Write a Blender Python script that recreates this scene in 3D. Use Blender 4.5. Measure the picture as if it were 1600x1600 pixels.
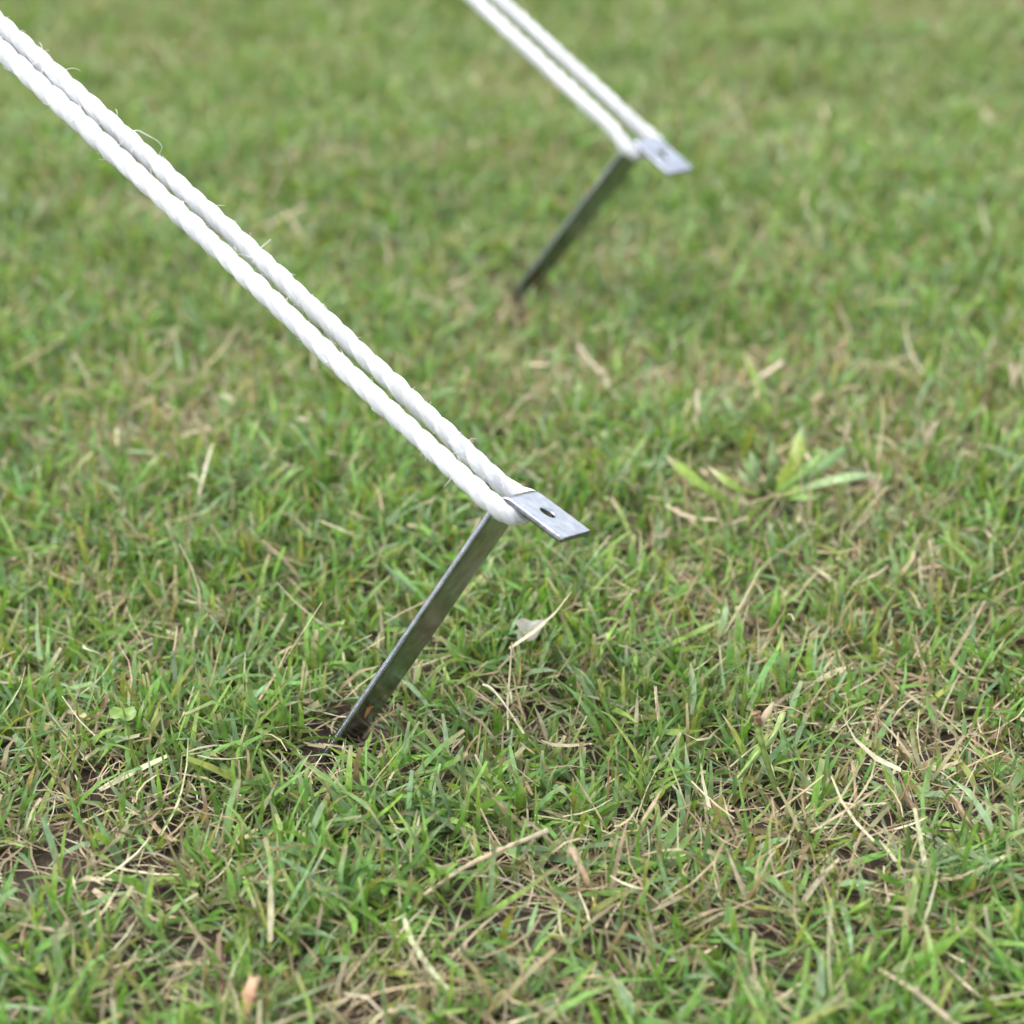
import bpy, bmesh, math
import numpy as np
from mathutils import Vector

R = math.radians
rng = np.random.default_rng(11)
for o in list(bpy.data.objects):
    bpy.data.objects.remove(o)
scene = bpy.context.scene
COL = scene.collection

# ------------------------------------------------------------------ camera
F = 3200.0                      # focal length in photo pixels (photo 1600 wide)
PITCH = R(28.7)
CAM = np.array([0.0, 0.0, 0.353])
RIGHT = np.array([1.0, 0, 0])
UPV = np.array([0, math.sin(PITCH), math.cos(PITCH)])
FWD = np.array([0, math.cos(PITCH), -math.sin(PITCH)])
cam_d = bpy.data.cameras.new('camera')
cam = bpy.data.objects.new('camera', cam_d)
COL.objects.link(cam)
cam.location = CAM
cam.rotation_euler = (math.pi / 2 - PITCH, 0, 0)
cam_d.sensor_width = 36.0
cam_d.lens = 36.0 * F / 1600.0
cam_d.clip_start = 0.01
cam_d.clip_end = 500
cam_d.dof.use_dof = True
cam_d.dof.focus_distance = 0.583
cam_d.dof.aperture_fstop = 8.0
scene.camera = cam

# ------------------------------------------------------------------ light
SUN_EL, SUN_AZ = R(62), R(-95)          # azimuth from +Y towards +X
world = bpy.data.worlds.new('World')
scene.world = world
world.use_nodes = True
wn = world.node_tree
bg = wn.nodes['Background']
sky = wn.nodes.new('ShaderNodeTexSky')
sky.sky_type = 'NISHITA'
sky.sun_disc = False
sky.sun_elevation = SUN_EL
sky.sun_rotation = SUN_AZ
sky.air_density = 1.0
sky.dust_density = 4.0
sky.ozone_density = 1.0
hs = wn.nodes.new('ShaderNodeHueSaturation')      # thin cloud veil: a paler sky
hs.inputs['Saturation'].default_value = 0.5
wn.links.new(sky.outputs[0], hs.inputs['Color'])
cloud = wn.nodes.new('ShaderNodeMix'); cloud.data_type = 'RGBA'       # even cloud layer over most of the blue
cloud.inputs['Factor'].default_value = 0.6
cloud.inputs['B'].default_value = (5.6, 5.9, 6.4, 1)
wn.links.new(hs.outputs[0], cloud.inputs['A'])
wn.links.new(cloud.outputs['Result'], bg.inputs['Color'])
bg.inputs['Strength'].default_value = 0.13
sun_d = bpy.data.lights.new('sun', 'SUN')
sun_d.energy = 1.1
sun_d.angle = R(35)
sun_d.color = (1.0, 0.97, 0.93)
sun = bpy.data.objects.new('sun', sun_d)
COL.objects.link(sun)
sdir = Vector((math.sin(SUN_AZ) * math.cos(SUN_EL), math.cos(SUN_AZ) * math.cos(SUN_EL), math.sin(SUN_EL)))
sun.rotation_euler = sdir.to_track_quat('Z', 'Y').to_euler()
scene.view_settings.view_transform = 'Standard'
scene.view_settings.look = 'None'
scene.view_settings.gamma = 1.0
scene.view_settings.use_curve_mapping = False
scene.view_settings.exposure = 1.9
scene.render.engine = 'CYCLES'
scene.cycles.max_bounces = 5
scene.cycles.diffuse_bounces = 4
scene.cycles.glossy_bounces = 3
scene.cycles.transmission_bounces = 2
scene.cycles.transparent_max_bounces = 8

# ------------------------------------------------------------------ helpers
def px(u, v, depth):
    return CAM + depth * (FWD + (u - 800) / F * RIGHT - (v - 800) / F * UPV)

def on_plane(u, v, z=0.008):
    d = FWD + (u - 800) / F * RIGHT - (v - 800) / F * UPV
    return CAM + d * ((z - CAM[2]) / d[2])

def cam_vec(x, y, z):                    # x right, y up, z towards the camera
    return x * RIGHT + y * UPV - z * FWD

def project(P):
    D = P - CAM
    zc = D @ FWD
    return 800 + F * (D @ RIGHT) / zc, 800 - F * (D @ UPV) / zc, zc

class Noise2:
    def __init__(s, seed, n=64):
        s.g = np.random.default_rng(seed).random((n, n)); s.n = n
    def __call__(s, x, y):
        xi = np.floor(x).astype(int); yi = np.floor(y).astype(int)
        fx = x - xi; fy = y - yi
        fx = fx * fx * (3 - 2 * fx); fy = fy * fy * (3 - 2 * fy)
        n = s.n
        a = s.g[xi % n, yi % n]; b = s.g[(xi + 1) % n, yi % n]
        c = s.g[xi % n, (yi + 1) % n]; d = s.g[(xi + 1) % n, (yi + 1) % n]
        return (a * (1 - fx) + b * fx) * (1 - fy) + (c * (1 - fx) + d * fx) * fy

n1, n2, n3, n4, n5 = (Noise2(s) for s in (1, 2, 3, 4, 5))

def ground_z(x, y):
    near = np.clip(2.5 - np.hypot(x, y - 0.8), 0, 1)
    return near * (0.010 * (n1(x * 9 + 7, y * 9 + 3) - .5) + 0.006 * (n2(x * 28 + 3, y * 28 + 9) - .5)
                   + 0.0025 * (n3(x * 90 + 5, y * 90) - .5))

def mesh_obj(name, V, Fc, mat, col=None, parent=None, smooth=True, across=None):
    V = np.asarray(V, dtype=np.float32); Fc = np.asarray(Fc, dtype=np.int32)
    me = bpy.data.meshes.new(name)
    k = Fc.shape[1]
    me.vertices.add(len(V)); me.vertices.foreach_set('co', V.ravel())
    me.loops.add(Fc.size); me.loops.foreach_set('vertex_index', Fc.ravel())
    me.polygons.add(len(Fc))
    me.polygons.foreach_set('loop_start', np.arange(0, Fc.size, k, dtype=np.int32))
    me.polygons.foreach_set('loop_total', np.full(len(Fc), k, dtype=np.int32))
    me.polygons.foreach_set('use_smooth', np.full(len(Fc), smooth, dtype=bool))
    me.update(calc_edges=True)
    if col is not None:
        a = me.attributes.new('tint', 'FLOAT_COLOR', 'POINT')
        c4 = np.zeros((len(V), 4), dtype=np.float32); c4[:, :3] = col
        if across is not None: c4[:, 3] = across
        a.data.foreach_set('color', c4.ravel())
    me.materials.append(mat)
    o = bpy.data.objects.new(name, me)
    COL.objects.link(o)
    if parent is not None:
        o.parent = parent
        o.matrix_parent_inverse = parent.matrix_basis.inverted()
    return o

def empty(name, loc):
    o = bpy.data.objects.new(name, None)
    o.location = loc
    o.empty_display_size = 0.01
    COL.objects.link(o)
    return o

def tag(o, label=None, cat=None, group=None, kind=None):
    if label: o['label'] = label
    if cat: o['category'] = cat
    if group: o['group'] = group
    if kind: o['kind'] = kind
    return o

# ------------------------------------------------------------------ materials
def new_mat(name):
    m = bpy.data.materials.new(name); m.use_nodes = True
    nt = m.node_tree
    return m, nt, nt.nodes, nt.links, nt.nodes['Principled BSDF']

def leaf_material(name, rough, spec, trans, back=1.25):
    m, nt, N, L, P = new_mat(name)
    at = N.new('ShaderNodeAttribute'); at.attribute_name = 'tint'
    tc = N.new('ShaderNodeTexCoord')
    no = N.new('ShaderNodeTexNoise'); no.inputs['Scale'].default_value = 420; no.inputs['Detail'].default_value = 4
    L.new(tc.outputs['Object'], no.inputs['Vector'])
    mr = N.new('ShaderNodeMapRange'); mr.inputs['From Min'].default_value = .3; mr.inputs['From Max'].default_value = .7
    mr.inputs['To Min'].default_value = .72; mr.inputs['To Max'].default_value = 1.25
    L.new(no.outputs['Fac'], mr.inputs['Value'])
    # veins: fine stripes along the blade, from the across-blade coordinate kept in the attribute's alpha
    wv = N.new('ShaderNodeMath'); wv.operation = 'MULTIPLY'; wv.inputs[1].default_value = 19.0
    L.new(at.outputs['Alpha'], wv.inputs[0])
    sn = N.new('ShaderNodeMath'); sn.operation = 'SINE'; L.new(wv.outputs[0], sn.inputs[0])
    va = N.new('ShaderNodeMath'); va.operation = 'MULTIPLY_ADD'; va.inputs[1].default_value = .16; va.inputs[2].default_value = 1.0
    L.new(sn.outputs[0], va.inputs[0])
    vm = N.new('ShaderNodeMath'); vm.operation = 'MULTIPLY'
    L.new(va.outputs[0], vm.inputs[0]); L.new(mr.outputs['Result'], vm.inputs[1])
    mx = N.new('ShaderNodeMix'); mx.data_type = 'RGBA'; mx.blend_type = 'MULTIPLY'; mx.inputs['Factor'].default_value = 1
    L.new(at.outputs['Color'], mx.inputs['A']); L.new(vm.outputs[0], mx.inputs['B'])
    bpv = N.new('ShaderNodeBump'); bpv.inputs['Strength'].default_value = .35; bpv.inputs['Distance'].default_value = .0002
    L.new(sn.outputs[0], bpv.inputs['Height']); L.new(bpv.outputs[0], P.inputs['Normal'])
    L.new(mx.outputs['Result'], P.inputs['Base Color'])
    P.inputs['Roughness'].default_value = rough
    P.inputs['Specular IOR Level'].default_value = spec
    tr = N.new('ShaderNodeBsdfTranslucent')
    yg = N.new('ShaderNodeMix'); yg.data_type = 'RGBA'; yg.blend_type = 'MULTIPLY'; yg.inputs['Factor'].default_value = 1
    yg.inputs['B'].default_value = (1.16, 1.13, 0.57, 1)
    L.new(mx.outputs['Result'], yg.inputs['A']); L.new(yg.outputs['Result'], tr.inputs['Color'])
    ms = N.new('ShaderNodeMixShader'); ms.inputs['Fac'].default_value = trans
    L.new(P.outputs[0], ms.inputs[1]); L.new(tr.outputs[0], ms.inputs[2])
    L.new(ms.outputs[0], N['Material Output'].inputs['Surface'])
    return m

M_LEAF = leaf_material('grass_leaf', 0.42, 0.5, 0.36)
M_DRY = leaf_material('dry_straw', 0.6, 0.3, 0.15)

def soil_material():
    m, nt, N, L, P = new_mat('lawn_soil')
    tc = N.new('ShaderNodeTexCoord')
    no = N.new('ShaderNodeTexNoise'); no.inputs['Scale'].default_value = 380; no.inputs['Detail'].default_value = 10; no.inputs['Roughness'].default_value = .7
    cr = N.new('ShaderNodeValToRGB')
    cr.color_ramp.elements[0].position = .3; cr.color_ramp.elements[0].color = (.035, .022, .014, 1)
    cr.color_ramp.elements[1].position = .75; cr.color_ramp.elements[1].color = (.12, .08, .05, 1)
    L.new(tc.outputs['Object'], no.inputs['Vector']); L.new(no.outputs['Fac'], cr.inputs['Fac'])
    # beyond the built blades the sheet itself is turf-coloured
    no2 = N.new('ShaderNodeTexNoise'); no2.inputs['Scale'].default_value = 60; no2.inputs['Detail'].default_value = 6
    L.new(tc.outputs['Object'], no2.inputs['Vector'])
    cg = N.new('ShaderNodeValToRGB')
    cg.color_ramp.elements[0].position = .35; cg.color_ramp.elements[0].color = (.06, .10, .025, 1)
    cg.color_ramp.elements[1].position = .7; cg.color_ramp.elements[1].color = (.14, .17, .06, 1)
    L.new(no2.outputs['Fac'], cg.inputs['Fac'])
    ln = N.new('ShaderNodeVectorMath'); ln.operation = 'DISTANCE'; ln.inputs[1].default_value = (0, .9, 0)
    L.new(tc.outputs['Object'], ln.inputs[0])
    mr = N.new('ShaderNodeMapRange'); mr.inputs['From Min'].default_value = 1.0; mr.inputs['From Max'].default_value = 1.7
    L.new(ln.outputs['Value'], mr.inputs['Value'])
    mx = N.new('ShaderNodeMix'); mx.data_type = 'RGBA'
    L.new(mr.outputs['Result'], mx.inputs['Factor']); L.new(cr.outputs['Color'], mx.inputs['A']); L.new(cg.outputs['Color'], mx.inputs['B'])
    L.new(mx.outputs['Result'], P.inputs['Base Color'])
    P.inputs['Roughness'].default_value = .95
    bp = N.new('ShaderNodeBump'); bp.inputs['Strength'].default_value = 1.0; bp.inputs['Distance'].default_value = .006
    L.new(no.outputs['Fac'], bp.inputs['Height']); L.new(bp.outputs[0], P.inputs['Normal'])
    return m

def steel_material():
    m, nt, N, L, P = new_mat('galvanised_steel')
    tc = N.new('ShaderNodeTexCoord')
    no = N.new('ShaderNodeTexNoise'); no.inputs['Scale'].default_value = 300; no.inputs['Detail'].default_value = 5
    L.new(tc.outputs['Object'], no.inputs['Vector'])
    no2 = N.new('ShaderNodeTexNoise'); no2.inputs['Scale'].default_value = 1500; no2.inputs['Detail'].default_value = 3
    L.new(tc.outputs['Object'], no2.inputs['Vector'])
    cr = N.new('ShaderNodeValToRGB')
    cr.color_ramp.elements[0].position = .3; cr.color_ramp.elements[0].color = (.20, .213, .24, 1)
    cr.color_ramp.elements[1].position = .7; cr.color_ramp.elements[1].color = (.36, .375, .41, 1)
    L.new(no.outputs['Fac'], cr.inputs['Fac']); L.new(cr.outputs['Color'], P.inputs['Base Color'])
    mr = N.new('ShaderNodeMapRange'); mr.inputs['To Min'].default_value = .10; mr.inputs['To Max'].default_value = .28
    L.new(no.outputs['Fac'], mr.inputs['Value']); L.new(mr.outputs['Result'], P.inputs['Roughness'])
    P.inputs['Metallic'].default_value = 1.0
    bp = N.new('ShaderNodeBump'); bp.inputs['Strength'].default_value = .18; bp.inputs['Distance'].default_value = .0003
    L.new(no2.outputs['Fac'], bp.inputs['Height']); L.new(bp.outputs[0], P.inputs['Normal'])
    return m

def edge_material():
    m, nt, N, L, P = new_mat('sheared_steel_edge')
    tc = N.new('ShaderNodeTexCoord')
    no = N.new('ShaderNodeTexNoise'); no.inputs['Scale'].default_value = 900; no.inputs['Detail'].default_value = 4
    L.new(tc.outputs['Object'], no.inputs['Vector'])
    cr = N.new('ShaderNodeValToRGB')
    cr.color_ramp.elements[0].position = .3; cr.color_ramp.elements[0].color = (.10, .10, .11, 1)
    cr.color_ramp.elements[1].position = .7; cr.color_ramp.elements[1].color = (.22, .22, .235, 1)
    L.new(no.outputs['Fac'], cr.inputs['Fac']); L.new(cr.outputs['Color'], P.inputs['Base Color'])
    P.inputs['Metallic'].default_value = .9; P.inputs['Roughness'].default_value = .45
    bp = N.new('ShaderNodeBump'); bp.inputs['Strength'].default_value = .5; bp.inputs['Distance'].default_value = .0003
    L.new(no.outputs['Fac'], bp.inputs['Height']); L.new(bp.outputs[0], P.inputs['Normal'])
    return m

def rope_material():
    m, nt, N, L, P = new_mat('white_rope_yarn')
    at = N.new('ShaderNodeAttribute'); at.attribute_name = 'tint'      # along, around, -
    mp = N.new('ShaderNodeMapping'); mp.inputs['Scale'].default_value = (60, 14, 1)
    L.new(at.outputs['Vector'], mp.inputs['Vector'])
    no = N.new('ShaderNodeTexNoise'); no.inputs['Scale'].default_value = 1; no.inputs['Detail'].default_value = 5
    L.new(mp.outputs[0], no.inputs['Vector'])
    P.inputs['Base Color'].default_value = (.56, .56, .56, 1)
    P.inputs['Roughness'].default_value = .75
    P.inputs['Sheen Weight'].default_value = .25
    bp = N.new('ShaderNodeBump'); bp.inputs['Strength'].default_value = .9; bp.inputs['Distance'].default_value = .0006
    L.new(no.outputs['Fac'], bp.inputs['Height']); L.new(bp.outputs[0], P.inputs['Normal'])
    return m

def fibre_material():
    m, nt, N, L, P = new_mat('rope_fibre')
    P.inputs['Base Color'].default_value = (.8, .8, .8, 1); P.inputs['Roughness'].default_value = .6
    return m

M_SOIL, M_STEEL, M_EDGE, M_ROPE, M_FIB = soil_material(), steel_material(), edge_material(), rope_material(), fibre_material()

# ------------------------------------------------------------------ ground
def build_ground():
    xs = np.concatenate([[-300, -40, -8, -3.5], np.linspace(-2, 2, 160), [3.5, 8, 40, 300]])
    ys = np.concatenate([[-300, -40, -8, -3, -1.2], np.linspace(0, 3, 130), [4.5, 9, 40, 300]])
    X, Y = np.meshgrid(xs, ys)
    Z = ground_z(X, Y)
    V = np.stack([X, Y, Z], -1).reshape(-1, 3)
    nx, ny = len(xs), len(ys)
    i = (np.arange(ny - 1)[:, None] * nx + np.arange(nx - 1)[None]).ravel()
    Fc = np.stack([i, i + 1, i + nx + 1, i + nx], -1)
    o = mesh_obj('ground', V, Fc, M_SOIL)
    tag(o, kind='structure')
build_ground()

# ------------------------------------------------------------------ blades of grass, all of them real ribbons
GREENS = np.array([[.118, .250, .038], [.138, .270, .047], [.108, .236, .047], [.168, .286, .050],
                   [.150, .255, .105], [.178, .268, .128], [.190, .292, .052], [.135, .260, .060]])
STRAWS = np.array([[.38, .32, .20], [.30, .24, .145], [.42, .36, .245], [.24, .18, .10], [.33, .255, .16], [.17, .115, .065], [.31, .30, .18], [.27, .24, .13]])

def blades(base, phi, tilt, bend, L, W, roll, twist, sway, blunt, colA, colTip, tipd, colBase, rows, cols, fold, clamp=True, baseamt=.18):
    n = len(L)
    V = np.zeros((n, rows, cols, 3), dtype=np.float32); C = np.zeros((n, rows, cols, 3), dtype=np.float32)
    P = base.copy()
    step = L / (rows - 1)
    for r in range(rows):
        s = r / (rows - 1)
        th = tilt + bend * s ** 1.3
        ph = phi + sway * s
        T = np.stack([np.sin(th) * np.cos(ph), np.sin(th) * np.sin(ph), np.cos(th)], -1)
        S0 = np.stack([-np.sin(ph), np.cos(ph), np.zeros(n)], -1)
        N0 = np.cross(T, S0)
        rho = roll + twist * s
        S = np.cos(rho)[:, None] * S0 + np.sin(rho)[:, None] * N0
        Nn = np.cross(T, S)
        if r > 0:
            P = P + T * step[:, None]
        sharp = np.clip((1 - s) / .55, 0, 1) ** .8
        prof = (.62 + .38 * min(1, s / .25)) * (sharp * (1 - blunt) + blunt * (1 - .30 * s ** 2))
        w = W * np.maximum(prof, .06)
        for c in range(cols):
            q = c / (cols - 1) * 2 - 1
            pos = P + S * (q * w / 2)[:, None]
            if cols == 3 and c == 1:
                pos = pos - Nn * (w * fold)[:, None]
            if clamp:
                g = ground_z(pos[:, 0], pos[:, 1]) + .0006
                pos[:, 2] = np.maximum(pos[:, 2], g)
            V[:, r, c] = pos
            b = np.clip(1 - s / baseamt, 0, 1) if baseamt > 0 else 0
            k = np.clip((s - (1 - tipd)) / .08, 0, 1)[:, None]
            cc = colA * (1 - b) + colBase * b
            C[:, r, c] = cc * (1 - k) + colTip * k
        if clamp:
            P[:, 2] = np.maximum(P[:, 2], ground_z(P[:, 0], P[:, 1]) + .001)
    vid = np.arange(n * rows * cols).reshape(n, rows, cols)
    Fc = np.stack([vid[:, :-1, :-1], vid[:, :-1, 1:], vid[:, 1:, 1:], vid[:, 1:, :-1]], -1).reshape(-1, 4)
    return V.reshape(-1, 3), Fc, C.reshape(-1, 3), np.tile(np.linspace(-1, 1, cols), n * rows)

def frustum_keep(x, y, outer):
    """Inside the view for certain, thinning out with the distance beside it."""
    P = np.stack([x, y, np.zeros_like(x)], -1)
    u, v, zc = project(P)
    beside = np.maximum(np.maximum(np.abs(u - 800) - 830, v - 860), 0) * zc / F + np.maximum(-60 - v, 0) * zc / F * 1.5
    ins = (beside <= 0) & (zc > 0)
    p = np.where(zc > 0, np.maximum(outer, 1 - 3.2 * beside), outer)
    return ins, rng.random(len(x)) < p

# places where the photo shows straw / bare soil: pixel u, v, radius(m), strength
DRY = [(1240, 665, .035, .9), (240, 1275, .028, 1.0), (90, 1290, .025, .7), (1455, 1215, .03, .9), (1290, 1310, .03, .9), (1400, 1390, .03, .7),
       (1000, 1370, .03, .7), (330, 1380, .03, .8), (40, 800, .04, .7), (170, 760, .03, .5), (735, 460, .025, 1.), (1500, 1290, .03, .8),
       (850, 1330, .02, .6), (600, 1480, .03, .7), (140, 1420, .035, .8), (1060, 930, .025, .6), (760, 900, .02, .5), (1050, 560, .04, .6),
       (900, 1420, .03, .7), (1530, 1500, .02, .5), (130, 480, .05, .5), (1240, 420, .06, .5), (560, 40, .12, .5), (1400, 60, .15, .4),
       (300, 640, .04, .5), (700, 1560, .03, .6), (460, 1260, .02, .6), (1130, 1185, .012, .5)]
BARE = [(850, 1095, .011), (735, 462, .014), (160, 1305, .009), (270, 1270, .010), (295, 1255, .007), (1440, 1210, .012), (990, 955, .009),
        (1130, 1195, .009), (815, 1360, .009), (1340, 1085, .007), (1490, 860, .010), (220, 1400, .008), (240, 1480, .01), (1350, 1290, .008),
        (1385, 1240, .006), (660, 1440, .007), (490, 1495, .006), (1240, 690, .012), (640, 1165, .009), (110, 1280, .008), (1565, 1255, .007)]
GREEN = [(120, 1080, .04), (1060, 1130, .03), (650, 1230, .03), (300, 1100, .03), (1560, 1560, .04), (1000, 700, .04), (560, 820, .04), (300, 200, .1), (1500, 350, .08), (60, 930, .03)]
_d = [(on_plane(a, b), r, k) for a, b, r, k in DRY]
_b = [(on_plane(a, b), r) for a, b, r in BARE]
_g = [(on_plane(a, b), r) for a, b, r in GREEN]

def dryness(x, y):
    d = 1.5 * (n4(x * 16 + 2, y * 16 + 5) - .5) + .9 * (n5(x * 45, y * 45 + 8) - .5) + .22
    for p, r, k in _d:
        d = d + .55 * k * np.exp(-((x - p[0]) ** 2 + (y - p[1]) ** 2) / r ** 2)
    for p, r in _g:
        d = d - .45 * np.exp(-((x - p[0]) ** 2 + (y - p[1]) ** 2) / r ** 2)
    return np.clip(d, 0, 1)

def bare(x, y):
    d = np.zeros_like(x)
    for p, r in _b:
        d = np.maximum(d, np.exp(-((x - p[0]) ** 2 + ((y - p[1]) * .8) ** 2) / r ** 2))
    return d

_c = [(on_plane(a, b, .004), ra) for a, b, ra in ((508, 1180, .010), (512, 1205, .010), (540, 1185, .006), (548, 1150, .008), (575, 1120, .007), (600, 1090, .006), (1195, 790, .010), (1230, 775, .010), (1160, 780, .012), (1130, 795, .011), (1100, 775, .013), (1070, 765, .012), (1130, 770, .012), (1200, 770, .014), (1200, 815, .012), (1290, 770, .012), (800, 462, .009), (794, 474, .009), (797, 488, .008), (186, 1128, .005))]
def cleared(x, y):
    d = np.zeros_like(x)
    for p, ra in _c:
        d = np.maximum(d, np.exp(-(((x - p[0]) ** 2 + (y - p[1]) ** 2) / ra ** 2) ** 2))
    return d

def pick(arr, n):
    c = arr[rng.integers(0, len(arr), n)]
    return c * rng.uniform(.8, 1.22, (n, 1)) * rng.uniform(.94, 1.06, (n, 3))

def build_turf():
    x0, x1, y0, y1 = -.8, .8, .14, 1.72
    NS = int((x1 - x0) * (y1 - y0) * 73000)
    x = rng.uniform(x0, x1, NS); y = rng.uniform(y0, y1, NS)
    ins, keep = frustum_keep(x, y, .10)
    x, y = x[keep], y[keep]
    dry = dryness(x, y); br = bare(x, y)
    clump = n3(x * 70, y * 70)
    k = rng.random(len(x)) < (1 - .42 * dry) * (1 - .55 * br) * (1 - .92 * cleared(x, y)) * (.62 + .5 * clump)
    x, y, dry = x[k], y[k], dry[k]
    n = len(x)
    gz = ground_z(x, y)
    az = rng.uniform(0, 2 * np.pi, n)
    lean = np.abs(rng.normal(0, R(28), n))
    sh = rng.uniform(.002, .013, n) * (1 - .3 * dry)
    nl = rng.integers(3, 7, n)
    idx = np.repeat(np.arange(n), nl)
    m = len(idx)
    start = np.concatenate([[0], np.cumsum(nl)[:-1]])
    ordn = np.arange(m) - start[idx]
    fr = (ordn + rng.uniform(.2, .8, m)) / nl[idx]
    h = sh[idx] * fr
    base = np.stack([x[idx] + np.sin(lean[idx]) * np.cos(az[idx]) * h + rng.normal(0, .0008, m),
                     y[idx] + np.sin(lean[idx]) * np.sin(az[idx]) * h + rng.normal(0, .0008, m),
                     gz[idx] + np.cos(lean[idx]) * h - .0005], -1)
    plane = rng.uniform(0, 2 * np.pi, n)
    phi = plane[idx] + np.pi * (ordn % 2) + rng.normal(0, .5, m)
    tilt = np.abs(rng.normal(R(38), R(24), m)) * (1.15 - .4 * fr)
    flat = rng.random(m) < .30
    tilt[flat] = rng.uniform(R(62), R(92), flat.sum())
    bend = rng.normal(R(18), R(26), m)
    L = rng.gamma(6, .0024, m) + .003
    L *= 1 - .15 * dry[idx]
    hmax = .0135 + .007 * rng.random(m) + .005 * n2(base[:, 0] * 12, base[:, 1] * 12)
    # the mower cuts what stands above hmax: blunt, slightly dried tips
    hmax = hmax * (1 - .75 * cleared(base[:, 0], base[:, 1]))
    L = L * (1 - .45 * cleared(base[:, 0], base[:, 1]))
    reach = np.cos(np.clip(tilt + .5 * bend, 0, 1.5)) * L
    cut = reach > (hmax - h)
    L = np.where(cut, np.maximum((hmax - h) / np.maximum(np.cos(np.clip(tilt + .5 * bend, 0, 1.5)), .15), .004), L)
    L = np.minimum(L, .042)
    cut |= rng.random(m) < .12
    W = rng.uniform(.0008, .00195, m) * np.where(rng.random(m) < .15, 1.3, 1)
    W *= np.clip(L / .012, .6, 1.1)
    blunt = np.where(cut, rng.uniform(.6, 1, m), rng.uniform(0, .15, m))
    sp = rng.random(n)
    colA = pick(GREENS, m) * (.8 + .4 * sp[idx])[:, None]
    yel = rng.random(m) < .05 + .08 * dry[idx]
    colA[yel] = np.array([.23, .26, .05]) * rng.uniform(.7, 1.1, (yel.sum(), 1))
    dead = rng.random(m) < .05 + .30 * dry[idx] ** 1.3 + .10 * (fr < .25)
    colA[dead] = pick(STRAWS, dead.sum())
    W[dead] *= .7
    colTip = pick(STRAWS, m)
    tipd = np.where(cut & (rng.random(m) < .5), rng.uniform(.03, .16, m), rng.choice([0, 0, .12, .35], m) * rng.random(m))
    colBase = np.array([.22, .24, .11]) * rng.uniform(.7, 1.2, (m, 1))
    roll = rng.normal(0, .55, m); twist = rng.normal(0, .7, m); sway = rng.normal(0, .35, m)
    foldv = rng.uniform(.02, .22, m)
    insb, _ = frustum_keep(base[:, 0], base[:, 1], 0)
    _, _, zc = project(base)
    hi = insb & (zc < .80)
    sets = []
    for sel, rows, cols in ((hi, 5, 3), (~hi, 4, 2)):
        q = np.where(sel)[0]
        sets.append(blades(base[q], phi[q], tilt[q], bend[q], L[q], W[q], roll[q], twist[q], sway[q], blunt[q], colA[q], colTip[q], tipd[q], colBase[q], rows, cols, foldv[q]))
    V = np.concatenate([s[0] for s in sets]); C = np.concatenate([s[2] for s in sets])
    Fc = np.concatenate([sets[0][1], sets[1][1] + len(sets[0][0])])
    o = mesh_obj('grass', V, Fc, M_LEAF, C, across=np.concatenate([s[3] for s in sets]))
    tag(o, 'short mown green lawn grass covering the whole ground', 'grass', kind='stuff')

def build_thatch():
    x0, x1, y0, y1 = -.8, .8, .14, 1.72
    n = int((x1 - x0) * (y1 - y0) * 115000)
    x = rng.uniform(x0, x1, n); y = rng.uniform(y0, y1, n)
    ins, keep = frustum_keep(x, y, .08)
    x, y = x[keep], y[keep]
    d = dryness(x, y); br = bare(x, y)
    k = rng.random(len(x)) < np.clip(.42 + .58 * d + .4 * br, 0, 1)
    x, y, d = x[k], y[k], d[k]; n = len(x)
    top = rng.random(n) < .10 * (1 - cleared(x, y))
    z = ground_z(x, y) + np.where(top, rng.uniform(.005, .015, n), rng.uniform(.0005, .006, n))
    L = rng.gamma(3, .0040, n) + .003
    L = np.minimum(L, .028)
    W = rng.uniform(.00022, .0008, n); wide = rng.random(n) < .07
    W[wide] = rng.uniform(.0010, .0022, wide.sum())
    tilt = np.where(top, rng.normal(R(72), R(22), n), rng.normal(R(88), R(9), n))
    col = pick(STRAWS, n); col2 = pick(STRAWS, n)
    o = mesh_obj('dry_thatch', *blades(np.stack([x, y, z], -1), rng.uniform(0, 6.283, n), tilt, rng.normal(0, R(22), n), L, W,
                 rng.normal(0, .6, n), rng.normal(0, .8, n), rng.normal(0, .7, n), rng.uniform(.5, 1, n), col, col2, rng.random(n) * .3, col2, 4, 2, np.zeros(n))[:2],
                 M_DRY)
    # colours
    cols = np.repeat(col * 1.0, 8, axis=0)
    a = o.data.attributes.new('tint', 'FLOAT_COLOR', 'POINT')
    c4 = np.ones((len(cols), 4), dtype=np.float32); c4[:, :3] = cols
    a.data.foreach_set('color', c4.ravel())
    tag(o, 'dry straw coloured clippings and thatch lying among the grass', 'thatch', kind='stuff')

build_turf()
build_thatch()

# ------------------------------------------------------------------ stakes
def catmull(P, per):
    P = np.asarray(P, float)
    Q = np.vstack([2 * P[0] - P[1], P, 2 * P[-1] - P[-2]])
    out = []
    for i in range(1, len(Q) - 2):
        a, b, c, d = Q[i - 1:i + 3]
        t = np.linspace(0, 1, per, endpoint=False)[:, None]
        out.append(.5 * ((2 * b) + (-a + c) * t + (2 * a - 5 * b + 4 * c - d) * t ** 2 + (-a + 3 * b - 3 * c + d) * t ** 3))
    out.append(P[-1:])
    return np.vstack(out)

def resample(P, step):
    d = np.r_[0, np.cumsum(np.linalg.norm(np.diff(P, axis=0), axis=1))]
    s = np.arange(0, d[-1], step)
    return np.stack([np.interp(s, d, P[:, k]) for k in range(3)], -1), s

STEEL_W, STEEL_T = .0167, .0021

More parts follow.
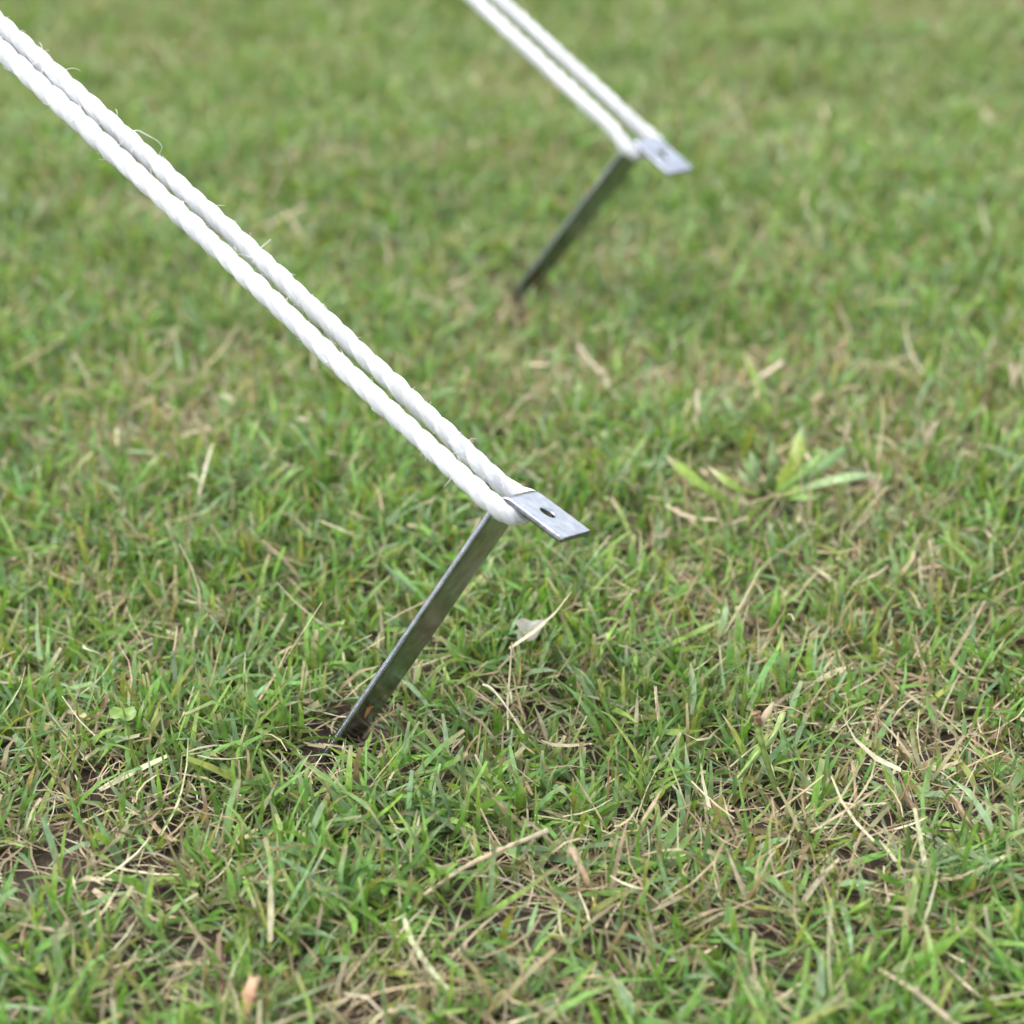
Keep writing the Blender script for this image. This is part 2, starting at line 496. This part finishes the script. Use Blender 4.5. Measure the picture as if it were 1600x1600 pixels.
def bar_meshes(L_shank, L_tab, bend_r):
    """Flat strip with a hole, given thickness and rounded edges, then bent; returned in local (a along tab, b across, c along shank)."""
    W, T = STEEL_W, STEEL_T
    arc = (bend_r + T) * math.pi / 2
    L0 = L_shank - bend_r - T
    L1 = L0 + arc
    L2 = L1 + L_tab - bend_r - T
    hc = L1 + (L2 - L1) * .42; hh = .0058; hr = .0022
    NW = 8
    bm = bmesh.new()
    cache = {}
    def vert(l, b):
        key = (round(l * 1e7), round(b * 1e7))
        if key not in cache:
            cache[key] = bm.verts.new((l, b, 0))
        return cache[key]
    bs = np.linspace(0, W, NW + 1)
    def strip(ls):
        for i in range(len(ls) - 1):
            for j in range(NW):
                bm.faces.new((vert(ls[i], bs[j]), vert(ls[i + 1], bs[j]), vert(ls[i + 1], bs[j + 1]), vert(ls[i], bs[j + 1])))
    lo = list(np.linspace(0, L0, 24)) + list(np.linspace(L0, L1, 11))[1:] + [hc - hh]
    strip(lo)
    # square ring with the round hole
    side = [(hc - hh, b) for b in bs[:-1]]
    side += [(l, W) for l in np.linspace(hc - hh, hc + hh, NW + 1)[:-1]]
    side += [(hc + hh, b) for b in bs[::-1][:-1]]
    side += [(l, 0) for l in np.linspace(hc + hh, hc - hh, NW + 1)[:-1]]
    n = len(side)
    ring = []
    for (l, b) in side:
        an = math.atan2(b - W / 2, l - hc)
        ring.append(bm.verts.new((hc + hr * math.cos(an), W / 2 + hr * 1.0 * math.sin(an), 0)))
    for i in range(n):
        bm.faces.new((vert(*side[i]), ring[i], ring[(i + 1) % n], vert(*side[(i + 1) % n])))
    strip(list(np.linspace(hc + hh, L2, 4)))
    bmesh.ops.recalc_face_normals(bm, faces=bm.faces)
    faces = list(bm.faces)
    if faces[0].normal.z > 0:
        bmesh.ops.reverse_faces(bm, faces=faces)
    bound = [(e.verts[0], e.verts[1]) for e in bm.edges if len(e.link_faces) == 1]
    top = {v: bm.verts.new((v.co.x, v.co.y, T)) for v in list(bm.verts)}
    for f in faces:
        bm.faces.new([top[v] for v in reversed(f.verts)])
    for a, b in bound:
        bm.faces.new((a, b, top[b], top[a]))
    bmesh.ops.recalc_face_normals(bm, faces=bm.faces)
    sharp = [e for e in bm.edges if len(e.link_faces) == 2 and e.calc_face_angle(0) > 1.0]
    bmesh.ops.bevel(bm, geom=sharp, offset=.00066, segments=3, profile=.5, affect='EDGES', clamp_overlap=True)
    # roughen the sheared edges very slightly
    for v in bm.verts:
        v.co.y += 0.00003 * math.sin(v.co.x * 900 + v.co.z * 700) * (1 if abs(v.co.y - W / 2) > W * .45 else 0)
    # bend: l is length on the OUTER face (z = 0 is the outer face, z = T the inner one)
    for v in bm.verts:
        l, b, z = v.co
        if l <= L0:
            a, c = z, l
        elif l <= L1:
            th = (l - L0) / arc * math.pi / 2
            rr = bend_r + T - z
            a = (bend_r + T) - rr * math.cos(th)
            c = L0 + rr * math.sin(th)
        else:
            a = (bend_r + T) + (l - L1)
            c = L0 + bend_r + T - z
        v.co = (a, b, c - L_shank)
    bm.verts.ensure_lookup_table()
    cut_c = L0 - L_shank
    V = np.array([v.co[:] for v in bm.verts])
    bm.verts.index_update()
    fs_all = ([], [])
    for f in bm.faces:
        c = f.calc_center_median()
        k = 0 if (c.z < cut_c and c.x < T * 1.01) else 1
        fs_all[k].append([v.index for v in f.verts])
    bm.free()
    return V, fs_all

def ngon_obj(name, V, faces, mat, parent, frame):
    used = sorted({i for f in faces for i in f}); mp = {i: k for k, i in enumerate(used)}
    O, t, w, s = frame
    P = [tuple(O + V[i][0] * t + V[i][1] * w + V[i][2] * s) for i in used]
    me = bpy.data.meshes.new(name)
    me.from_pydata(P, [], [[mp[i] for i in f] for f in faces])
    me.update(calc_edges=True)
    bm = bmesh.new(); bm.from_mesh(me)
    bmesh.ops.recalc_face_normals(bm, faces=bm.faces)
    bm.to_mesh(me); bm.free()
    me.polygons.foreach_set('use_smooth', [True] * len(me.polygons))
    me.materials.append(mat); me.materials.append(M_EDGE)
    mi = [1 if (abs(np.dot(p.normal, w)) > .97 or (name == 'head_tab' and abs(np.dot(p.normal, t)) > .97 and (np.array(p.center) - O) @ t > .02)) else 0 for p in me.polygons]
    me.polygons.foreach_set('material_index', mi)
    o = bpy.data.objects.new(name, me); COL.objects.link(o)
    wnm = o.modifiers.new('weighted_normal', 'WEIGHTED_NORMAL'); wnm.keep_sharp = True; wnm.weight = 90
    o.parent = parent; o.matrix_parent_inverse = parent.matrix_basis.inverted()
    return o

def stake(corner_px, base_px, far_px, tip_px, label):
    """Solve the real strip (known width, square edges) whose corner, far corner, tab tip and foot are seen at these places."""
    pb = on_plane(*base_px, .006)
    ray = lambda q: FWD + (q[0] - 800) / F * RIGHT - (q[1] - 800) / F * UPV
    zb = (pb - CAM) @ FWD
    best = None
    for dz in np.linspace(.004, .075, 900):
        O = CAM + ray(corner_px) * (zb - dz)
        s = O - pb; Lv = np.linalg.norm(s); s = s / Lv
        rf = ray(far_px)
        Q = CAM + rf * (((O - CAM) @ s) / (rf @ s))
        e = abs(np.linalg.norm(Q - O) - STEEL_W)
        if best is None or e < best[0]:
            best = (e, O, s, Lv, Q)
    _, O, s, Lv, Q = best
    w = (Q - O) / np.linalg.norm(Q - O)
    rt = ray(tip_px)
    X = CAM + rt * (((O - CAM) @ w) / (rt @ w))
    tab = np.linalg.norm(X - O)
    t = (X - O) / tab
    frame = (O, t, w, s)
    V, (fsh, fhd) = bar_meshes(Lv + .07, tab, .0022)
    root = empty('ground_stake', tuple(pb))
    tag(root, label, 'stake', 'steel ground stakes holding the ropes')
    ngon_obj('shank', V, fsh, M_STEEL, root, frame)
    ngon_obj('head_tab', V, fhd, M_STEEL, root, frame)
    # row of tiny burrs along the sheared near edge
    cs = np.arange(-Lv - .01, -.007, .00078)
    Vb, Fb = [], []
    for c in cs:
        r = .00033 * rng.uniform(.8, 1.2)
        ctr = O + (STEEL_T * .5) * t + (-.00004) * w + c * s
        i0 = len(Vb)
        for d in (t * r * 1.1, s * r * 1.3, -t * r * 1.1, -s * r * 1.3):
            Vb.append(ctr + d)
        Vb.append(ctr - w * r * .9)
        for k in range(4):
            Fb.append((i0 + k, i0 + (k + 1) % 4, i0 + 4))
    o = mesh_obj('edge_burr', Vb, Fb, M_STEEL, parent=root)
    o['kind'] = 'stuff'
    return root, frame

st1, fr1 = stake((782, 767), (506, 1169), (828, 757), (881, 841), 'near galvanised steel stake leaning in sharp focus with holed tab at top')
st2, fr2 = stake((985, 214), (797, 459), (1024, 207), (1046, 271), 'far blurred galvanised steel stake leaning in the lawn behind the nearer one')

# ------------------------------------------------------------------ ropes
def rope_path(frame, legB, legA, ext):
    O, t, w, s = frame
    zc = (O - CAM) @ FWD
    W, T = STEEL_W, STEEL_T
    def loc(a, b, c):
        return O + a * t + b * w + c * s
    def leg(pts, z0, z1):
        n = len(pts); P = []
        for i, (u, v) in enumerate(pts):
            k = i / (n - 1)
            P.append(px(u, v, z0 + (z1 - z0) * k))
        d = P[0] - P[1]; d /= np.linalg.norm(d)
        return [P[0] + d * ext, P[0] + d * ext * .5] + P
    zB = (loc(0, -.0032, 0) - CAM) @ FWD
    zA = (loc(0, W + .003, 0) - CAM) @ FWD
    B = leg(legB, zB + .004, zB)
    A = leg(legA, zB + .006, zA)
    mid = [loc(.0030, -.0031, -.0034), loc(.0056, -.0014, -.0043), loc(.0066, .0025, -.0052), loc(.0062, W * .5, -.0050), loc(.0056, W - .001, -.0048), loc(.0030, W + .0030, -.0044)]
    return np.array(B + mid + A[::-1])

def build_rope(label, path, fuzz_n, seed, rr=1.0, loops=()):
    g = np.random.default_rng(seed)
    P, s = resample(np.asarray(path, float), .0009)
    ker = np.hanning(9); ker /= ker.sum()
    for _ in range(2):
        Q = np.vstack([np.repeat(P[:1], 4, 0), P, np.repeat(P[-1:], 4, 0)])
        P = np.stack([np.convolve(Q[:, k], ker, 'valid') for k in range(3)], -1)
    P, s = resample(P, .0009)
    n = len(P)
    T = np.gradient(P, axis=0); T /= np.linalg.norm(T, axis=1)[:, None]
    # rotation-minimising frame
    U = np.zeros_like(P); u = np.cross(T[0], [0, 0, 1.0]); u /= np.linalg.norm(u)
    for i in range(n):
        u = u - (u @ T[i]) * T[i]; u /= np.linalg.norm(u); U[i] = u
    Vv = np.cross(T, U)
    root = empty('guy_rope', tuple(P[n // 2]))
    tag(root, label, 'rope', 'white twisted guy ropes looped on the stakes')
    lay = .0188
    wob = np.interp(s, np.arange(0, s[-1] + .02, .02), g.normal(0, 1, len(np.arange(0, s[-1] + .02, .02))))
    m = 20
    hr, sr = .00078 * rr, .00199 * rr
    for k in range(3):
        ph = 2 * np.pi * s / lay + k * 2 * np.pi / 3 + .12 * wob
        ctr = P + hr * (np.cos(ph)[:, None] * U + np.sin(ph)[:, None] * Vv)
        lump = 1 + .05 * np.interp(s, np.arange(0, s[-1] + .006, .006), g.normal(0, 1, len(np.arange(0, s[-1] + .006, .006))))
        an = np.linspace(0, 2 * np.pi, m, endpoint=False)
        A2 = an[None] + ph[:, None] * .25
        groove = 1 + .045 * np.cos(7 * an + k)[None] + .02 * np.cos(4 * an[None] + 40 * s[:, None])
        ring = ctr[:, None] + ((sr * lump)[:, None] * groove)[..., None] * (np.cos(A2)[..., None] * U[:, None] + np.sin(A2)[..., None] * Vv[:, None])
        ring = ring + g.normal(0, .00003, ring.shape[:2])[..., None] * T[:, None]
        vid = np.arange(n * m).reshape(n, m)
        nx = np.roll(vid, -1, axis=1)
        Fc = np.stack([vid[:-1], nx[:-1], nx[1:], vid[1:]], -1).reshape(-1, 4)
        tint = np.zeros((n, m, 3)); tint[..., 0] = s[:, None] * 6; tint[..., 1] = np.sin(an)[None]; tint[..., 2] = np.cos(an)[None] + k
        mesh_obj('strand', ring.reshape(-1, 3), Fc, M_ROPE, tint.reshape(-1, 3), root)
    # loose fibres
    Vf, Ff = [], []
    def hair(pts, r):
        pts = np.asarray(pts); q = len(pts); i0 = len(Vf)
        tt = np.gradient(pts, axis=0); tt /= np.linalg.norm(tt, axis=1)[:, None] + 1e-12
        a = np.cross(tt, [.31, .77, .55]); a /= np.linalg.norm(a, axis=1)[:, None]; b = np.cross(tt, a)
        for j in range(q):
            for c in range(3):
                Vf.append(pts[j] + r * (1 - .5 * j / q) * (math.cos(c * 2.094) * a[j] + math.sin(c * 2.094) * b[j]))
        for j in range(q - 1):
            for c in range(3):
                Ff.append((i0 + j * 3 + c, i0 + j * 3 + (c + 1) % 3, i0 + j * 3 + 3 + (c + 1) % 3, i0 + j * 3 + 3 + c))
    clusters = g.integers(0, n, max(6, fuzz_n // 5))
    for _ in range(fuzz_n):
        i = int(np.clip(g.choice(clusters) + g.normal(0, 4), 1, n - 2)) if g.random() < .6 else g.integers(1, n - 1)
        an = g.uniform(0, 6.283)
        d = math.cos(an) * U[i] + math.sin(an) * Vv[i]
        side = np.cross(T[i], d)
        ln = g.gamma(2.2, .00085) + .0004 if g.random() < .35 else g.uniform(.0002, .0008)
        p0 = P[i] + d * .0022 * rr
        dirv = d * g.uniform(.6, 1.1) + T[i] * g.normal(0, .6) + side * g.normal(0, .5)
        dirv /= np.linalg.norm(dirv)
        curl = (T[i] * g.normal(0, 1) + side * g.normal(0, .8) - d * .5)
        pts = [p0]; cur = dirv.copy()
        for j in range(5):
            pts.append(pts[-1] + cur * (ln + .0008) / 5)
            cur = cur + curl * .35; cur /= np.linalg.norm(cur)
        hair(pts, .000075)
    for lp in loops:
        hair(catmull(np.array(lp), 8), .00011)
    o = mesh_obj('loose_fibres', Vf, Ff, M_FIB, parent=root)
    o['kind'] = 'stuff'
    return root

z1 = (fr1[0] - CAM) @ FWD
loopA = [px(206, 206, z1 - .001), px(216, 204, z1 - .003), px(232, 212, z1 - .004), px(246, 220, z1 - .004), px(253, 230, z1 - .003), px(249, 240, z1), px(247, 250, z1 + .001)]
loopB = [px(403, 391, z1 - .002), px(410, 385, z1 - .003), px(423, 374, z1 - .003)]
p1 = rope_path(fr1, [(0, 76), (180, 241), (350, 398), (540, 578), (690, 716), (752, 772)],
               [(0, 38), (210, 227), (425, 422), (600, 586), (765, 739), (792, 764)], .45)
build_rope('near white twisted rope doubled round the sharply focused stake', p1, 1500, 5, 1.0, (loopA, loopB))
p2 = rope_path(fr2, [(742, 0), (800, 55), (860, 111), (920, 167), (958, 202)],
               [(781, 0), (840, 54), (900, 109), (960, 164), (990, 192)], .45)
build_rope('far blurred white rope doubled round the distant stake at the top', p2, 500, 6, 1.0)

# ------------------------------------------------------------------ single things lying or growing in the lawn
def one_blade(name, pts, W, col, tip, mat, parent=None, fold=.12, facing=None, taper=1.0, rows=14, ends=.55):
    """A leaf ribbon along control points with a folded midrib and a little thickness."""
    P = catmull(np.array(pts), 12)
    d = np.r_[0, np.cumsum(np.linalg.norm(np.diff(P, axis=0), axis=1))]
    q = np.linspace(0, d[-1], rows)
    P = np.stack([np.interp(q, d, P[:, k]) for k in range(3)], -1)
    T = np.gradient(P, axis=0); T /= np.linalg.norm(T, axis=1)[:, None]
    f = np.array(facing if facing is not None else (0, -.5, .85.real))
    V, C = [], []
    for i in range(rows):
        s = i / (rows - 1)
        S = np.cross(T[i], f); S /= np.linalg.norm(S); Nn = np.cross(S, T[i])
        w = W * min(1, .7 + 1.5 * s) * (1 - taper * max(0, (s - ends) / (1 - ends)) ** 1.5 * .93)
        for dz in (0, -.00012):
            for c in (-1, 0, 1):
                V.append(P[i] + S * c * w / 2 + Nn * (dz - (0 if c else fold * w)))
                k = max(0, min(1, (s - .82) / .15))
                C.append(np.array(col) * (1 - k) + np.array(tip) * k)
    Fc = []
    for i in range(rows - 1):
        a = i * 6; b = a + 6
        loop = [0, 1, 2, 5, 4, 3]
        for j in range(6):
            x, y = loop[j], loop[(j + 1) % 6]
            Fc.append((a + x, a + y, b + y, b + x))
    return mesh_obj(name, V, Fc, mat, np.array(C), parent)

def stalk(name, pts, r, col, tip, parent=None, ragged=0, m=8, squash=.7, seed=1):
    g = np.random.default_rng(seed)
    P = catmull(np.array(pts), 8); n = len(P)
    T = np.gradient(P, axis=0); T /= np.linalg.norm(T, axis=1)[:, None]
    U = np.cross(T, [.2, .3, 1.0]); U /= np.linalg.norm(U, axis=1)[:, None]; Vv = np.cross(T, U)
    an = np.linspace(0, 2 * np.pi, m, endpoint=False)
    rad = r * (1 + .12 * g.normal(0, 1, n)) * np.linspace(.8, 1.1, n)
    groove = 1 + .14 * np.cos(an * 4)[None]
    ring = P[:, None] + (rad[:, None] * groove)[..., None] * (np.cos(an)[None, :, None] * U[:, None] + squash * np.sin(an)[None, :, None] * Vv[:, None])
    if ragged:
        ring[-1] += T[-1] * g.uniform(-1, 1, m)[:, None] * ragged
    V = np.concatenate([ring.reshape(-1, 3), P[:1] , P[-1:]- T[-1:] * r])
    vid = np.arange(n * m).reshape(n, m); nx = np.roll(vid, -1, axis=1)
    Fc = np.stack([vid[:-1], nx[:-1], nx[1:], vid[1:]], -1).reshape(-1, 4).tolist()
    for j in range(m):
        Fc.append((vid[0, j], vid[0, (j + 1) % m], n * m, n * m)[:3] + (n * m,))
        Fc.append((vid[-1, j], n * m + 1, n * m + 1, vid[-1, (j + 1) % m]))
    Fq = [f for f in Fc if len(set(f)) == 4]; Ft = [tuple(dict.fromkeys(f)) for f in Fc if len(set(f)) == 3]
    me = bpy.data.meshes.new(name)
    me.from_pydata([tuple(v) for v in V], [], Fq + Ft); me.update(calc_edges=True)
    me.polygons.foreach_set('use_smooth', [True] * len(me.polygons))
    a = me.attributes.new('tint', 'FLOAT_COLOR', 'POINT')
    k = np.r_[np.repeat(np.linspace(0, 1, n), m), 0, 1][:, None]
    k = np.clip((k - .6) / .35, 0, 1)
    streak = np.r_[np.tile(1 + .18 * g.normal(0, 1, m), n), 1, 1][:, None]
    c4 = np.ones((len(V), 4), np.float32); c4[:, :3] = (np.array(col) * (1 - k) + np.array(tip) * k) * streak
    a.data.foreach_set('color', c4.ravel())
    me.materials.append(M_DRY)
    o = bpy.data.objects.new(name, me); COL.objects.link(o)
    if parent is not None:
        o.parent = parent; o.matrix_parent_inverse = parent.matrix_basis.inverted()
    return o

gp = on_plane
# broad-leaved weed grass on the right
wc = gp(1200, 782, .004)
weed = empty('weed_clump', tuple(wc))
tag(weed, 'pale broad bladed grass weed fanning out right of the near stake', 'weed')
YG, PG, MG = (.22, .32, .05), (.25, .34, .15), (.16, .27, .06)
STW = (.40, .33, .22)
def leafto(u, v, z, mu, mv, mz, W0, col, tip=None, bend=None, start=(1200, 778)):
    one_blade('leaf', [gp(*start, .005), gp(mu, mv, mz), gp(u, v, z)], W0 * .88, col, tip or col, M_LEAF, weed, .14, ends=.72)
leafto(1105, 728, .026, 1150, 760, .022, .0040, YG, STW)
leafto(1172, 704, .030, 1184, 745, .021, .0056, PG)
leafto(1207, 688, .034, 1208, 735, .023, .0050, PG)
leafto(1252, 668, .030, 1242, 720, .022, .0058, (.26, .33, .06), PG)
leafto(1268, 755, .016, 1235, 768, .014, .0042, YG, STW)
leafto(1150, 729, .018, 1172, 755, .014, .0022, PG, STW)
leafto(1330, 690, .024, 1275, 735, .018, .0048, (.13, .23, .07))
leafto(1375, 742, .020, 1310, 748, .024, .0042, PG)
leafto(1290, 700, .028, 1258, 735, .022, .0040, MG)
leafto(1160, 715, .026, 1180, 748, .020, .0038, MG)
leafto(1305, 775, .012, 1255, 776, .016, .0038, MG)
one_blade('leaf', [gp(1145, 790, .012), gp(1090, 752, .023), gp(1040, 712, .030)], .0042, YG, STW, M_LEAF, weed, .12, ends=.75)
one_blade('leaf', [gp(1180, 792, .004), gp(1150, 783, .008), gp(1122, 778, .010)], .0020, STW, STW, M_DRY, weed, .1)

def dry(name, label, cat, pts, r, col=STW, tip=None, ragged=0, squash=.6, seed=1):
    o = stalk(name, pts, r, col, tip or col, None, ragged, 8, squash, seed)
    tag(o, label, cat)
    return o
dry('straw_piece', 'short pale straw piece lying on blurred grass above the weed clump', 'straw', [gp(1164, 604, .012), gp(1195, 585, .014), gp(1222, 566, .017)], .0012, (.44, .36, .26), seed=2)
dry('straw_piece', 'pinkish brown upright straw stub at the bottom left of the lawn', 'straw', [gp(380, 1606, .006), gp(388, 1560, .012), gp(399, 1526, .016)], .0014, (.44, .24, .15), (.46, .32, .2), .0008, seed=3)
dry('straw_piece', 'long pale jointed straw lying in the grass below the near stake', 'straw', [gp(660, 1400, .008), gp(725, 1356, .013), gp(790, 1325, .014), gp(855, 1298, .015)], .0010, (.33, .27, .165), (.30, .25, .17), seed=4)
dry('straw_piece', 'thick blurred straw lying at the bottom right edge of the lawn', 'straw', [gp(1375, 1515, .011), gp(1430, 1550, .013), gp(1500, 1606, .011)], .0010, (.30, .25, .16), seed=5)
dry('straw_piece', 'frayed brown straw stub standing below and right of the long straw', 'straw', [gp(925, 1396, .004), gp(912, 1365, .010), gp(893, 1326, .016)], .0013, (.42, .29, .18), (.5, .38, .26), .0012, seed=6)
dry('straw_piece', 'pale papery dry sheath hanging in the grass right of the near stake', 'straw', [gp(1031, 1130, .010), gp(1027, 1105, .014), gp(1024, 1076, .019)], .00105, (.62, .47, .32), (.6, .5, .36), .0012, .35, seed=7)
dry('straw_piece', 'flat tan straw bundle leaning in the dry patch at lower right', 'straw', [gp(1528, 1310, .005), gp(1510, 1282, .012), gp(1490, 1245, .019)], .0016, (.52, .37, .22), (.5, .36, .24), .0015, .4, seed=8)
dry('straw_piece', 'slim tan straw standing upright among grass left of the bundle', 'straw', [gp(1338, 1262, .004), gp(1336, 1225, .012), gp(1332, 1190, .018)], .0006, (.50, .36, .24), seed=9)
dry('straw_piece', 'orange dead leaf leaning against the foot of the near stake', 'dead leaf', [gp(548, 1146, .005), gp(560, 1128, .011), gp(576, 1104, .018)], .0013, (.42, .20, .06), (.40, .19, .07), .0008, .3, seed=10)
dry('straw_piece', 'long light straw lying far off below the distant stake', 'straw', [gp(905, 540, .012), gp(920, 562, .013), gp(942, 585, .012)], .0011, (.42, .35, .25), seed=11)
dry('straw_piece', 'thin curved pale straw arching over the dark hole near the stake', 'straw', [gp(818, 1146, .010), gp(788, 1100, .018), gp(768, 1076, .021), gp(755, 1070, .021)], .0006, (.55, .5, .34), seed=12)

# cut green stem with a brown node, crossing another
stem = empty('cut_stem', tuple(gp(1212, 1236, .003)))
tag(stem, 'upright cut green grass stem with browned top right of the stake', 'stem')
stalk('stem', [gp(1214, 1240, .003), gp(1200, 1195, .014), gp(1190, 1160, .022), gp(1184, 1130, .028)], .0011, (.20, .27, .07), (.21, .27, .08), stem, 0, 8, .9, 20)
stalk('cut_end', [gp(1185, 1134, .027), gp(1184, 1122, .030), gp(1181, 1112, .032)], .0012, (.20, .12, .07), (.26, .17, .11), stem, .0012, 8, .8, 21)
one_blade('leaf', [gp(1186, 1136, .026), gp(1196, 1118, .030), gp(1210, 1096, .034)], .0020, STW, STW, M_DRY, stem, .1)
stem2 = empty('cut_stem', tuple(gp(1150, 1216, .005)))
tag(stem2, 'slanting pale green stem crossing behind the upright browned stem', 'stem')
stalk('stem', [gp(1152, 1216, .006), gp(1186, 1176, .014), gp(1206, 1154, .020), gp(1225, 1112, .027)], .0009, (.20, .28, .09), (.24, .30, .11), stem2, 0, 8, .8, 22)

# pale seed heads on stems
def seed_head(u, v, du, h, label, seed):
    g = np.random.default_rng(seed)
    b = gp(u + du, v + 70, .003); root = empty('seed_stalk', tuple(b))
    tag(root, label, 'seed stalk')
    top = gp(u, v, h)
    mid = b * .45 + top * .55 + np.array([.0015, 0, .001])
    stalk('stem', [b, mid, top], .0008, (.22, .28, .09), (.36, .34, .18), root, 0, 8, .9, seed)
    for k in range(4):
        d = np.array([g.normal(0, .0022), g.normal(0, .001), .007 + .002 * g.random()])
        one_blade('husk', [top, top + d * .5, top + d], .0013, (.56, .46, .32), (.62, .52, .4), M_DRY, root, .2, rows=6)
seed_head(1583, 600, 18, .027, 'pale split seed stalk at the right edge of the lawn', 31)
seed_head(1447, 690, -12, .024, 'pale seed stalk standing right of the weed clump', 32)
seed_head(1322, 690, -3, .025, 'white tipped seed stalk rising just behind the weed clump', 33)
seed_head(1370, 775, 10, .022, 'brownish tufted seed stalk in front of the weed clump', 34)

# clover leaflets
clv = empty('clover_leaf', tuple(gp(195, 1125, .008)))
tag(clv, 'small round yellow green clover leaf in grass at left', 'clover')
def leaflet(u, v, z, r, rot, tiltx):
    c = gp(u, v, z); n = 14; V = [c]; C = [(.12, .21, .025)]
    ax = np.array([math.cos(rot), math.sin(rot) * .9, math.sin(tiltx) * .5]); ax /= np.linalg.norm(ax)
    ay = np.cross([0, -.3, 1], ax); ay /= np.linalg.norm(ay); nn = np.cross(ax, ay)
    for i in range(n):
        a = 2 * math.pi * i / n
        rr = r * (1 - .22 * math.exp(-((a if a < math.pi else a - 2 * math.pi) / .35) ** 2)) * (1 if True else 0)
        V.append(c + rr * (math.cos(a) * ax + .85 * math.sin(a) * ay) + nn * .0006 * math.cos(2 * a)); C.append((.14, .23, .03))
    mesh_obj('leaflet', V, [(0, 1 + i, 1 + (i + 1) % n) for i in range(n)], M_LEAF, np.array(C), clv)
leaflet(183, 1113, .020, .0025, 2.6, .3)
leaflet(200, 1114, .021, .0028, .4, .5)
leaflet(191, 1124, .018, .0022, -1.4, .2)
stalk('stem', [gp(194, 1135, .002), gp(192, 1122, .013), gp(191, 1116, .020)], .0004, (.2, .28, .06), (.2, .28, .06), clv, 0, 6, 1, 40)

# papery flake
def flake():
    c = gp(826, 980, .018); g = np.random.default_rng(3); n = 20
    V, C = [c + np.array([0, 0, -.0005])], [(.24, .24, .19)]
    for ring, k in ((.55, 0), (1.0, 1)):
        for i in range(n):
            a = 2 * math.pi * i / n
            rr = ring * (1 + .16 * math.sin(3 * a + 1) + .10 * math.sin(5 * a) + (.06 * g.normal() if k else 0))
            V.append(c + np.array([.0046 * rr * math.cos(a), .0026 * rr * math.sin(a), .0024 * rr * math.sin(a) + .0012 * ring ** 2 * math.cos(2 * a)]))
            C.append(np.array((.27, .26, .21)) * g.uniform(.8, 1.1))
    Fc = [(0, 1 + i, 1 + (i + 1) % n) for i in range(n)]
    for i in range(n):
        j = (i + 1) % n
        Fc += [(1 + i, 1 + n + i, 1 + n + j), (1 + i, 1 + n + j, 1 + j)]
    o = mesh_obj('papery_flake', V, Fc, M_LEAF, np.array(C))
    tag(o, 'small grey papery flake on grass right of the near shank', 'flake')
flake()
